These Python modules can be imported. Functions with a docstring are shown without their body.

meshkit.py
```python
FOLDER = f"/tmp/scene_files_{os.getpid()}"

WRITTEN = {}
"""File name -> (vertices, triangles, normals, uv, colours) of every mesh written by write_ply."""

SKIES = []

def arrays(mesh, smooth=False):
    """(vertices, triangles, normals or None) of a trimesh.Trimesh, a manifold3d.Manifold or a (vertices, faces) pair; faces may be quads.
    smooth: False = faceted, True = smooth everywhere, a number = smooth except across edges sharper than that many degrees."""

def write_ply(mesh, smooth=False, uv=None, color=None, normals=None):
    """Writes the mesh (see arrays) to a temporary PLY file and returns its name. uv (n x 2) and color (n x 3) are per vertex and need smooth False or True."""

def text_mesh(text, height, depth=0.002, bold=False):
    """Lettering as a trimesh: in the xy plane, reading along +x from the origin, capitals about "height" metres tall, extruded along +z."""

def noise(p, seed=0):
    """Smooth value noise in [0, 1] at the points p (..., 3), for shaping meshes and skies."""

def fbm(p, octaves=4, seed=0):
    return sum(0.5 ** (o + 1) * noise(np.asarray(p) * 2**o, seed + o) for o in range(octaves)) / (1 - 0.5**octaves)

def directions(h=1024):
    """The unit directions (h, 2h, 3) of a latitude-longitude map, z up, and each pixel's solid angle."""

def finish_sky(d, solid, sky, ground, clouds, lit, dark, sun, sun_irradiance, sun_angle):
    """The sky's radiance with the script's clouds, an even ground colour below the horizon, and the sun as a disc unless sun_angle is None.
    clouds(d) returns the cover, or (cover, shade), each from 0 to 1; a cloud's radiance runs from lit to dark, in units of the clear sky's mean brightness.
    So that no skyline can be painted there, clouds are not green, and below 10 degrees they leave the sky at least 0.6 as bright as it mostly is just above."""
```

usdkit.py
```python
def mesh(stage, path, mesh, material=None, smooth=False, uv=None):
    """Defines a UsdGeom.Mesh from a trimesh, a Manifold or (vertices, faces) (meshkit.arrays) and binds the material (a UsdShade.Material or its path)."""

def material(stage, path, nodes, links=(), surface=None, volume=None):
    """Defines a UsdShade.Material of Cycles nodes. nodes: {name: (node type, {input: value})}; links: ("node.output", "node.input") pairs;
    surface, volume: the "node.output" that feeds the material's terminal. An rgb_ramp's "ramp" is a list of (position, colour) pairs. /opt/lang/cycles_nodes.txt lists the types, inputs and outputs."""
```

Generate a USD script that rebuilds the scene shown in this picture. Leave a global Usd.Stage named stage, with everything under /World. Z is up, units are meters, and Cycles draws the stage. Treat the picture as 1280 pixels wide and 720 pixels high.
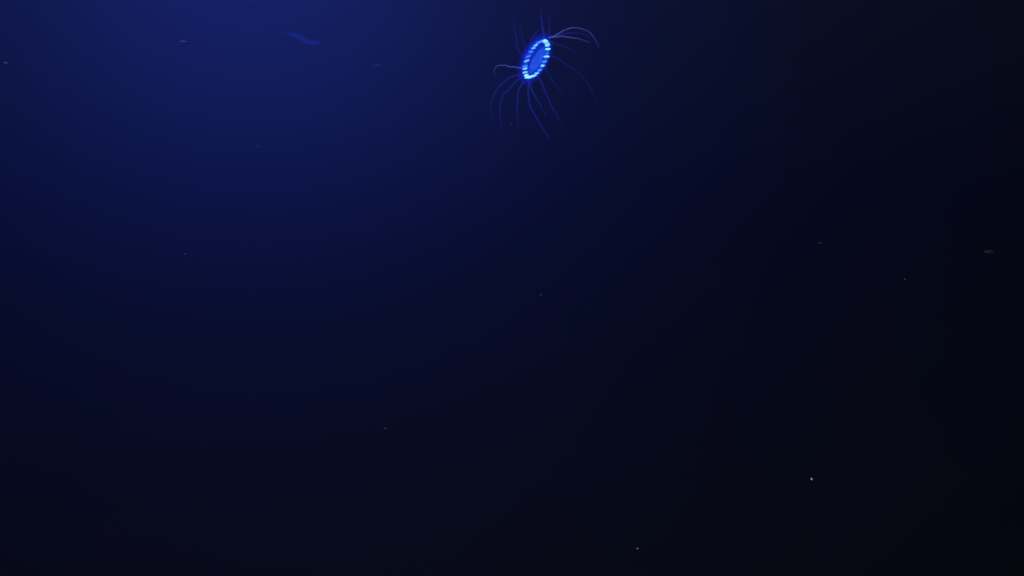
import math, random
import numpy as np
import trimesh
import usdkit
import meshkit
from pxr import Gf, Usd, UsdGeom, UsdLux, UsdShade

random.seed(7)
rng = np.random.default_rng(7)
stage = Usd.Stage.CreateInMemory()
UsdGeom.SetStageUpAxis(stage, 'Z')
UsdGeom.SetStageMetersPerUnit(stage, 1.0)
UsdGeom.Xform.Define(stage, '/World')
UsdGeom.Scope.Define(stage, '/World/Looks')

# ------------------------------------------------------------------ camera, sky, sun, exposure
FOV, PITCH = 50.0, 0.277                       # degrees across the picture, radians up
EXPOSURE = 3.3                                 # filmed in the dim light of open water
SUN_AZ, SUN_EL = -0.275, 0.588                 # the sun stands ahead, a little to the left, just above the frame
cam = UsdGeom.Camera.Define(stage, '/World/camera')
cam.CreateHorizontalApertureAttr(36.0)
cam.CreateVerticalApertureAttr(36.0 * 9 / 16)
cam.CreateFocalLengthAttr(18.0 / math.tan(math.radians(FOV / 2)))
cam.CreateClippingRangeAttr((0.02, 2000.0))
cam.CreateExposureAttr(EXPOSURE)
cam.CreateFStopAttr(2.8)
cam.CreateFocusDistanceAttr(1.95)
cam.AddRotateXOp().Set(90.0 + math.degrees(PITCH))

usdkit.material(stage, '/World/Looks/sky_look', {
    'sky': ('sky_texture', {'sky_type': 'single_scattering', 'sun_disc': False, 'sun_elevation': SUN_EL, 'sun_rotation': SUN_AZ}),
    'dim': ('mix_color', {'blend_type': 'mix', 'fac': 0.00003, 'a': (0.0011, 0.0014, 0.0014), 'use_clamp': False}),  # even faint radiance added to the sky to lift the darkest water
    'bg': ('background_shader', {'strength': 1.0})},
    [('sky.color', 'dim.b'), ('dim.result', 'bg.color')], surface='bg.background')
dome = UsdLux.DomeLight.Define(stage, '/World/sky')
UsdShade.MaterialBindingAPI.Apply(dome.GetPrim()).Bind(UsdShade.Material.Get(stage, '/World/Looks/sky_look'))
dome.GetPrim().SetCustomDataByKey('kind', 'structure')

sun = UsdLux.DistantLight.Define(stage, '/World/sun')
sun.CreateIntensityAttr(1.25)
sun.CreateAngleAttr(0.5)
sun.CreateNormalizeAttr(True)
sun.CreateColorAttr(Gf.Vec3f(1.0, 0.95, 0.88))
sun.AddRotateZOp().Set(-math.degrees(SUN_AZ))
sun.AddRotateXOp().Set(-(90.0 - math.degrees(SUN_EL)))

# ------------------------------------------------------------------ helpers
_cp, _sp = math.cos(PITCH), math.sin(PITCH)
RIGHT, UP, AHEAD = np.array([1.0, 0, 0]), np.array([0, -_sp, _cp]), np.array([0, _cp, _sp])
F = 640.0 / math.tan(math.radians(FOV / 2))


def at(px, py, dist):
    """The point in the water that lies DIST metres ahead in the direction of a place in the photograph."""
    return dist * (AHEAD + RIGHT * (px - 640.0) / F + UP * (360.0 - py) / F)


used = {}


def numbered(path):
    n = used.get(path, 0)
    used[path] = n + 1
    return path if n == 0 else f'{path}_{n:03d}'


def tag(prim, label=None, category=None, group=None, kind=None):
    for k, v in (('label', label), ('category', category), ('group', group), ('kind', kind)):
        if v:
            prim.SetCustomDataByKey(k, v)
    return prim


def thing(name, loc, **t):
    x = UsdGeom.Xform.Define(stage, numbered('/World/' + name))
    x.AddTranslateOp().Set(Gf.Vec3d(*map(float, loc)))
    return tag(x.GetPrim(), **t)


def obj(name, mesh, look, parent=None, smooth=True, **t):
    path = numbered((str(parent.GetPath()) if parent else '/World') + '/' + name)
    return tag(usdkit.mesh(stage, path, mesh, f'/World/Looks/{look}', smooth=smooth).GetPrim(), **t)


def spline(pts, n):
    """Catmull-Rom through PTS, N points evenly spaced."""
    p = np.asarray(pts, float)
    p = np.vstack([2 * p[0] - p[1], p, 2 * p[-1] - p[-2]])
    out = []
    for i in range(1, len(p) - 2):
        t = np.linspace(0, 1, 24, endpoint=False)[:, None]
        a, b, c, d = p[i - 1:i + 3]
        out.append(0.5 * (2 * b + (c - a) * t + (2 * a - 5 * b + 4 * c - d) * t ** 2 + (3 * b - a - 3 * c + d) * t ** 3))
    q = np.vstack(out + [p[-2:-1]])
    s = np.r_[0, np.cumsum(np.linalg.norm(np.diff(q, axis=0), axis=1))]
    x = np.linspace(0, s[-1], n)
    return np.stack([np.interp(x, s, q[:, k]) for k in range(q.shape[1])], 1)


def tube(points, radii, sides=8, flat=1.0, across=None):
    """A closed tapered tube along POINTS; FLAT squeezes it in one direction."""
    p = np.asarray(points, float)
    t = np.gradient(p, axis=0)
    t /= np.linalg.norm(t, axis=1, keepdims=True)
    ref = np.array(across if across is not None else AHEAD, float)
    a = np.cross(t, ref)
    a /= np.linalg.norm(a, axis=1, keepdims=True)
    b = np.cross(t, a)
    r = np.broadcast_to(radii, (len(p),))[:, None, None]
    ang = np.arange(sides) * 2 * np.pi / sides
    v = p[:, None] + r * (np.cos(ang)[None, :, None] * a[:, None] + flat * np.sin(ang)[None, :, None] * b[:, None])
    v = v.reshape(-1, 3)
    f = []
    for i in range(len(p) - 1):
        for j in range(sides):
            k = (j + 1) % sides
            f += [[i * sides + j, i * sides + k, (i + 1) * sides + k], [i * sides + j, (i + 1) * sides + k, (i + 1) * sides + j]]
    n = len(v)
    v = np.vstack([v, p[0], p[-1]])
    for j in range(sides):
        k = (j + 1) % sides
        f += [[n, k, j], [n + 1, (len(p) - 1) * sides + j, (len(p) - 1) * sides + k]]
    return v, np.array(f)


# ------------------------------------------------------------------ materials
def painted_glow(name, color, strength, cover, edge=True, grain=0.0, scale=400.0):
    """Clear living jelly with the lamp light falling on it put in as emission: COVER of the light behind it is held back, less towards a thin edge."""
    nodes = {'e': ('emission', {'color': color, 'strength': strength}),
             'tl': ('translucent_bsdf', {'color': (0.002, 0.005, 0.03)}),
             'a': ('add_closure', {}), 't': ('transparent_bsdf', {}), 'm': ('mix_closure', {'fac': cover})}
    links = [('e.emission', 'a.closure1'), ('tl.BSDF', 'a.closure2'), ('t.BSDF', 'm.closure1'), ('a.closure', 'm.closure2')]
    if edge:
        nodes |= {'lw': ('layer_weight', {'blend': 0.5}),
                  'c': ('math', {'math_type': 'subtract', 'value1': 1.0}), 'pw': ('math', {'math_type': 'power', 'value2': 1.5}),
                  'f': ('math', {'math_type': 'multiply', 'value2': cover})}
        links += [('lw.facing', 'c.value2'), ('c.value', 'pw.value1'), ('pw.value', 'f.value1'), ('f.value', 'm.fac')]
    if grain:
        nodes |= {'tc': ('texture_coordinate', {}), 'n': ('noise_texture', {'scale': scale, 'detail': 3.0}),
                  'g': ('map_range', {'from_min': 0.3, 'from_max': 0.7, 'to_min': strength * (1 - grain), 'to_max': strength * (1 + grain), 'clamp': True})}
        links += [('tc.object', 'n.vector'), ('n.fac', 'g.value'), ('g.result', 'e.strength')]
    usdkit.material(stage, f'/World/Looks/{name}', nodes, links, surface='m.closure')


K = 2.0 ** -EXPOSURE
painted_glow('bell_halo', (0.003, 0.012, 1.0), 0.8 * K, 0.25, grain=0.2, scale=60.0)
painted_glow('inner_jelly', (0.006, 0.045, 1.0), 1.2 * K, 0.40, grain=0.35, scale=130.0)
painted_glow('stomach_jelly', (0.035, 0.20, 1.0), 1.3 * K, 0.27, grain=0.7, scale=170.0)
painted_glow('bead_haze_jelly', (0.015, 0.12, 1.0), 1.0 * K, 0.4)
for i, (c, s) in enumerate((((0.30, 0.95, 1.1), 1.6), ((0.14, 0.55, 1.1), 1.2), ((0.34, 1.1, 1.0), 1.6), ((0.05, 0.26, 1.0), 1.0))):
    painted_glow(f'pouch_jelly_{i}', c, s * K, 0.92, edge=False, grain=0.2, scale=500.0)
painted_glow('tentacle_pale', (0.11, 0.15, 0.75), 0.85 * K, 0.42, edge=False)
painted_glow('tentacle_blue', (0.024, 0.03, 0.60), 0.47 * K, 0.22, edge=False)
painted_glow('tentacle_violet', (0.07, 0.03, 0.45), 0.48 * K, 0.22, edge=False)
painted_glow('edge_jelly', (0.05, 0.07, 0.5), 0.5 * K, 0.4, edge=False)
painted_glow('drifter_jelly', (0.012, 0.022, 0.62), 0.50 * K, 0.26, grain=0.65, scale=110.0)


def flake(name, albedo):
    """Pale half-clear mucus and detritus, lit through by the light from above."""
    usdkit.material(stage, f'/World/Looks/{name}', {
        'tc': ('texture_coordinate', {}), 'n': ('noise_texture', {'scale': 900.0, 'detail': 2.0}),
        'r': ('rgb_ramp', {'ramp': [(0.3, tuple(0.75 * x for x in albedo)), (0.7, albedo)]}),
        'd': ('diffuse_bsdf', {}), 'tl': ('translucent_bsdf', {}), 'm': ('mix_closure', {'fac': 0.6})},
        [('tc.object', 'n.vector'), ('n.fac', 'r.fac'), ('r.color', 'd.color'), ('r.color', 'tl.color'), ('d.BSDF', 'm.closure1'), ('tl.BSDF', 'm.closure2')], surface='m.closure')


# ------------------------------------------------------------------ the open water
SIGMA = 0.025
SC = np.array([0.0000024, 0.0000066, 0.000084])      # clear sea water throws mostly blue light onwards
usdkit.material(stage, '/World/Looks/sea_water', {
    'w': ('volume_coefficients', {'scatter_coeffs': tuple(SC), 'absorption_coeffs': tuple(SIGMA - SC), 'anisotropy': 0.772})},
    volume='w.volume')
box = trimesh.creation.box([160.0, 140.0, 120.0])
box.apply_translation([0, 8.0, 30.0 - 60.0])
obj('water', box, 'sea_water', smooth=False, kind='structure')

# ------------------------------------------------------------------ the jellyfish, its lit look put in as emission
DJ = 2.5
S = DJ / F                                            # metres to one pixel of the photograph at the jellyfish
J0 = at(670.6, 73.9, DJ)
U = RIGHT * 0.518 + UP * 0.855                        # along the long axis of its ring as seen
V2 = RIGHT * 0.855 - UP * 0.518
W = 0.36 * V2 + math.sqrt(1 - 0.36 ** 2) * AHEAD      # the other axis, leaning away
N = np.cross(U, W)
N = N if N @ V2 < 0 else -N                           # the crown of the bell points up and to the left
R = 24.3 * S
jelly = thing('jellyfish', J0, label='bright blue jellyfish with a beaded ring and long trailing tentacles', category='jellyfish')


def lens(r, up, down, lift, seg=64):
    """A bell turned about the axis of the ring: a flat dome with a rounded, slightly scalloped rim."""
    prof = [(r * math.sin(a), (up if math.cos(a) > 0 else down) * math.cos(a)) for a in np.linspace(0, math.pi, 25)]
    v, f = [], []
    for k in range(seg):
        p = 2 * math.pi * k / seg
        for x, z in prof:
            q = x * (1 + 0.018 * math.cos(13 * p) * (x / r) ** 3)
            v.append(q * (math.cos(p) * U + math.sin(p) * W) + (z + lift) * N)
    m = len(prof)
    for k in range(seg):
        for i in range(m - 1):
            a, b = k * m + i, ((k + 1) % seg) * m + i
            f += [[a, a + 1, b], [b, a + 1, b + 1]]
    return trimesh.Trimesh(np.array(v), np.array(f), process=True, merge_norm=True)


obj('bell', lens(1.46 * R, 0.56 * R, 0.40 * R, 0.04 * R), 'bell_halo', jelly)  # outer bell widened so its faint rim draws the halo of light
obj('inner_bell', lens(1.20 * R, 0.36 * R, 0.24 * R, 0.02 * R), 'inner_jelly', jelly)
stomach = lens(0.74 * R, 0.18 * R, 0.14 * R, -0.02 * R, 40)
sv = np.array(stomach.vertices)
sv -= 0.45 * (sv @ W)[:, None] * W
sv *= 1 + 0.14 * meshkit.noise(sv / R * 3.0)[:, None]
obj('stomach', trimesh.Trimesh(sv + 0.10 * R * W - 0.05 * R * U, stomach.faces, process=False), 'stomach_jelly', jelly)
ring = np.array([R * (math.cos(a) * U + math.sin(a) * W) for a in np.linspace(0, 2 * math.pi, 97)])
obj('bead_haze', tube(ring, 2.3 * S, 10, across=N), 'bead_haze_jelly', jelly)  # tube added for the soft blur of light between the pouches
for k in range(26):
    a = 2 * math.pi * (k + 0.35 + rng.uniform(-0.2, 0.2)) / 26
    SLANT = RIGHT * 0.95 + UP * rng.uniform(0.08, 0.48) + AHEAD * 0.25
    SLANT /= np.linalg.norm(SLANT)
    c = R * (1 + rng.normal(0, 0.012)) * (math.cos(a) * U + math.sin(a) * W)
    s = trimesh.creation.icosphere(2)
    v = np.array(s.vertices)
    v *= 1 + 0.3 * meshkit.noise(v * 1.7 + 9.0 * k)[:, None]
    ax = np.stack([SLANT, np.cross(N, SLANT) / np.linalg.norm(np.cross(N, SLANT)), N], 1)
    end = abs(math.cos(a)) > 0.82
    big = 1.0 if end else rng.uniform(0.85, 1.08)
    v = (v * np.array([rng.uniform(2.3, 3.5), rng.uniform(0.7, 1.2), 1.0]) * big * S) @ ax.T + c
    i = int(rng.choice([2, 2, 0])) if end else int(rng.choice([0, 0, 0, 1, 1, 3]))
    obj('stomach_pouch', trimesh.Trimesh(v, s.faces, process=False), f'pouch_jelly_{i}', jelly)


def trace(px, sx, sy, k):
    return [(sx + x / k, sy + y / k) for x, y in px]


Z = (590, 20, 4.235)
TENTACLES = [  # the run of each thread, its radius in pixels, its look, how far it swings towards the camera (-) or away (+)
    (trace([(195, 272), (240, 268), (300, 262), (380, 255), (440, 262), (540, 282), (640, 295), (720, 325), (800, 350)], 670, 24, 12), 0.62, 'tentacle_pale', -14),
    (trace([(190, 285), (270, 250), (340, 215), (430, 165), (500, 138), (575, 123), (640, 135), (720, 160), (820, 215), (900, 330), (940, 430)], 670, 24, 12), 0.55, 'tentacle_pale', 8),
    (trace([(200, 275), (280, 245), (350, 228), (430, 218), (520, 205), (620, 210), (720, 235), (830, 270), (870, 310)], 670, 24, 12), 0.7, 'tentacle_blue', 20),
    (trace([(200, 330), (290, 365), (380, 400), (470, 440), (560, 480), (640, 520)], 670, 24, 12), 0.5, 'tentacle_violet', 12),
    (trace([(170, 560), (240, 565), (330, 590), (400, 640), (460, 680)], 670, 24, 12) + trace([(260, 200), (320, 240), (400, 300), (480, 390), (520, 460), (570, 560), (610, 620)], 680, 60, 9), 0.6, 'tentacle_blue', -18),
    (trace([(10, 190), (30, 260), (70, 345), (120, 405), (160, 460), (200, 530), (225, 610)], 680, 60, 9), 0.5, 'tentacle_blue', 10),
    (trace([(700, 215), (620, 208), (540, 200), (450, 190), (360, 168), (300, 170), (240, 185), (200, 225), (185, 290), (205, 350)], 604, 70, 14.4), 0.6, 'tentacle_pale', -16),
    (trace([(720, 335), (640, 340), (580, 350), (490, 385), (400, 445), (310, 520), (240, 605), (180, 700)], 604, 70, 14.4) + trace([(115, 220), (95, 300), (95, 400), (105, 470), (125, 530)], 604, 100, 10.28), 0.95, 'tentacle_blue', -10),
    (trace([(730, 385), (650, 400), (590, 450), (520, 535), (460, 590), (410, 640)], 604, 70, 14.4) + trace([(255, 180), (225, 260), (210, 350), (205, 430), (225, 520), (240, 600), (245, 670)], 604, 100, 10.28), 1.0, 'tentacle_blue', 12),
    (trace([(530, 20), (470, 90), (440, 180), (435, 280), (425, 370), (430, 460), (440, 540), (450, 640)], 604, 100, 10.28), 1.05, 'tentacle_blue', 15),
    (trace([(80, 30), (92, 60), (82, 130), (85, 220), (100, 310), (150, 410), (200, 490), (245, 570), (290, 640), (310, 690)], 650, 95, 8.47), 1.35, 'tentacle_blue', -14),
    (trace([(90, 30), (105, 90), (130, 170), (170, 240), (205, 300), (240, 370), (275, 440)], 650, 95, 8.47), 1.1, 'tentacle_blue', 18),
    (trace([(180, 5), (220, 60), (255, 140), (285, 220), (325, 310), (370, 390), (400, 450), (430, 510)], 650, 95, 8.47), 1.2, 'tentacle_blue', -8),
    (trace([(800, 400), (770, 300), (755, 220), (740, 150), (735, 90), (730, 20), (722, -60), (730, -140), (740, -200)], 630, 24, 15.65), 1.5, 'tentacle_blue', -10),
    (trace([(860, 400), (870, 320), (872, 230), (880, 130), (880, 20), (892, -80), (900, -160)], 630, 24, 15.65), 0.9, 'tentacle_blue', 16),
    (trace([(590, 520), (520, 440), (525, 390), (560, 330), (600, 285), (660, 220), (700, 180)], 630, 24, 15.65), 0.9, 'tentacle_violet', 20),
    (trace([(430, 740), (320, 680), (270, 600), (245, 520), (235, 430), (215, 300), (200, 180), (185, 60), (160, -60)], 630, 24, 15.65), 1.0, 'tentacle_blue', 14),
    (trace([(440, 730), (420, 680), (400, 610)], 630, 24, 15.65) + trace([(140, 200), (125, 150), (110, 110), (105, 60)], 635, 20, 8), 0.55, 'tentacle_violet', 22),
]
ra = np.linspace(0, 2 * math.pi, 720, endpoint=False)
rim3 = 1.04 * R * (np.cos(ra)[:, None] * U + np.sin(ra)[:, None] * W)
rim2 = np.stack([670.6 + rim3 @ RIGHT / S, 73.9 - rim3 @ UP / S], 1)
for run, rad, look, swing in TENTACLES:
    q = spline(run, 72)
    for _ in range(6):
        q[1:-1] = 0.25 * q[:-2] + 0.5 * q[1:-1] + 0.25 * q[2:]
    near = int(np.argmin(np.linalg.norm(rim2 - q[0], axis=1)))
    t = np.linspace(0, 1, len(q))
    depth = rim3[near] @ AHEAD * (1 - t) ** 2 + swing * S * np.sin(t * math.pi * 0.75) + 2.0 * S * np.sin(5 * t + swing)
    p = np.array([at(x, y, DJ + d) - J0 for (x, y), d in zip(q, depth)])
    wob = np.stack([meshkit.noise(np.stack([9 * t + 7 * j, 0 * t + swing, 0 * t + 3.1 * j], 1)) for j in range(3)], 1)
    p = p + 1.1 * S * wob * np.minimum(1, 4 * t)[:, None]
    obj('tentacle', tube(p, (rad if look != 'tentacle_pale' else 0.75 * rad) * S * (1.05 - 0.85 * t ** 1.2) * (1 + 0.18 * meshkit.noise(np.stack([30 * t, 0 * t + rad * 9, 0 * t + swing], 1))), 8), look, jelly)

# ------------------------------------------------------------------ the faint ribbon-like drifter
DD = 3.4
d0 = at(381, 48.5, DD)
q = spline(trace([(270, 258), (330, 275), (400, 290), (480, 312), (560, 338), (620, 378), (690, 425), (780, 447), (870, 453), (930, 447), (975, 440)], 340, 25, 16), 48)
t = np.linspace(0, 1, len(q))
p = np.array([at(x, y, DD + 0.02 * math.sin(4 * u)) - d0 for (x, y), u in zip(q, t)])
prof = np.interp(t, [0, 0.08, 0.3, 0.6, 0.9, 0.97, 1], [0.3, 1.2, 2.2, 2.3, 2.5, 2.1, 0.5])
drifter = thing('drifting_animal', d0, label='faint blue ribbon-like animal bent in a shallow S below the top edge', category='sea animal')
obj('body', tube(p, prof * DD / F, 12, flat=0.5), 'drifter_jelly', drifter)
low = p + (-UP * 0.75 * prof[:, None] + RIGHT * 0.2) * DD / F
obj('pale_edge', tube(low[8:46], 0.45 * np.sin(np.linspace(0.15, 2.9, 38)) * DD / F, 6), 'edge_jelly', drifter)  # thin paler line along the lower side of the body
obj('gut', tube(p[6:42], 0.55 * prof[6:42] * DD / F, 8, flat=0.5), 'drifter_jelly', drifter)

# ------------------------------------------------------------------ flakes of marine snow, each on its own
SNOW = [  # px, py, distance, length, height (pixels), tilt (degrees), albedo, label
    (7.0, 78.3, 2.2, 5.0, 1.2, -3, (0.48, 0.42, 0.70), 'thin dim violet fleck of marine snow drifting near the upper left corner'),
    (229.5, 51.4, 1.9, 7.5, 1.5, 4, (0.42, 0.46, 0.95), 'pale needle-shaped fleck of marine snow left of the faint ribbon-like animal'),
    (231.6, 317.6, 2.0, 3.0, 1.3, 0, (0.36, 0.36, 0.60), 'small pale oval fleck of marine snow in the blue water, left middle'),
    (323.0, 183.6, 2.6, 4.0, 1.0, 4, (0.30, 0.33, 0.60), 'barely visible bluish fleck of marine snow below the faint ribbon-like animal'),
    (472.0, 81.3, 2.8, 9.0, 0.8, -3, (0.24, 0.29, 0.70), 'faint hair-thin streak of marine snow between ribbon-like animal and jellyfish'),
    (639.4, 154.4, 2.3, 1.3, 1.0, 0, (0.42, 0.45, 0.65), 'pinpoint white fleck of marine snow below left of the jellyfish among its tentacles'),
    (676.0, 368.5, 2.1, 2.4, 1.1, -4, (0.36, 0.36, 0.52), 'tiny grey fleck of marine snow at the middle of the picture'),
    (481.6, 535.5, 2.2, 3.0, 1.3, 2, (0.32, 0.32, 0.42), 'small dim grey fleck of marine snow in the dark water, lower left of centre'),
    (1025.4, 303.5, 2.0, 3.4, 1.2, 0, (0.26, 0.30, 0.40), 'short dim grey dash of marine snow in the dark water, right of centre'),
    (1131.2, 349.2, 2.3, 2.2, 1.9, -30, (0.22, 0.22, 0.28), 'dim round grey fleck of marine snow left of the larger brownish flake'),
    (1236.8, 314.6, 1.6, 9.0, 2.4, 0, (0.26, 0.235, 0.21), 'larger blurred brownish flake of marine snow near the right edge'),
    (1014.6, 599.0, 1.7, 1.9, 2.2, 0, (0.78, 0.80, 0.92), 'brightest white round speck of marine snow in the dark lower right'),
    (797.0, 685.6, 1.8, 2.3, 1.3, 0, (0.70, 0.60, 0.66), 'pinkish white speck of marine snow close to the bottom edge'),
]
for k, (px, py, dist, ln, ht, tilt, albedo, label) in enumerate(SNOW):
    s = trimesh.creation.icosphere(3)
    v = np.array(s.vertices)
    v *= 1 + 0.32 * meshkit.fbm(v * 1.9 + 13.0 * k)[:, None]
    if 'needle' in label:
        v[:, 1] *= np.interp(v[:, 0], [-1, -0.2, 0.6, 1], [0.5, 1.25, 0.8, 0.3])
        v[:, 1] -= 0.25 * np.maximum(v[:, 0], 0)
    a = math.radians(-tilt)
    e1, e2 = math.cos(a) * RIGHT + math.sin(a) * UP, -math.sin(a) * RIGHT + math.cos(a) * UP
    m = dist / F
    v = v[:, :1] * e1 * ln / 2 * m + v[:, 1:2] * e2 * ht / 2 * m + v[:, 2:] * AHEAD * (ln + ht) / 4 * m
    look = f'flake_{k}'
    flake(look, tuple(min(0.9, x) for x in albedo))
    o = obj('drifting_fleck', trimesh.Trimesh(v, s.faces, process=False), look, label=label, category='fleck', group='flecks of marine snow adrift in the water')
    UsdGeom.Xformable(o).AddTranslateOp().Set(Gf.Vec3d(*map(float, at(px, py, dist))))
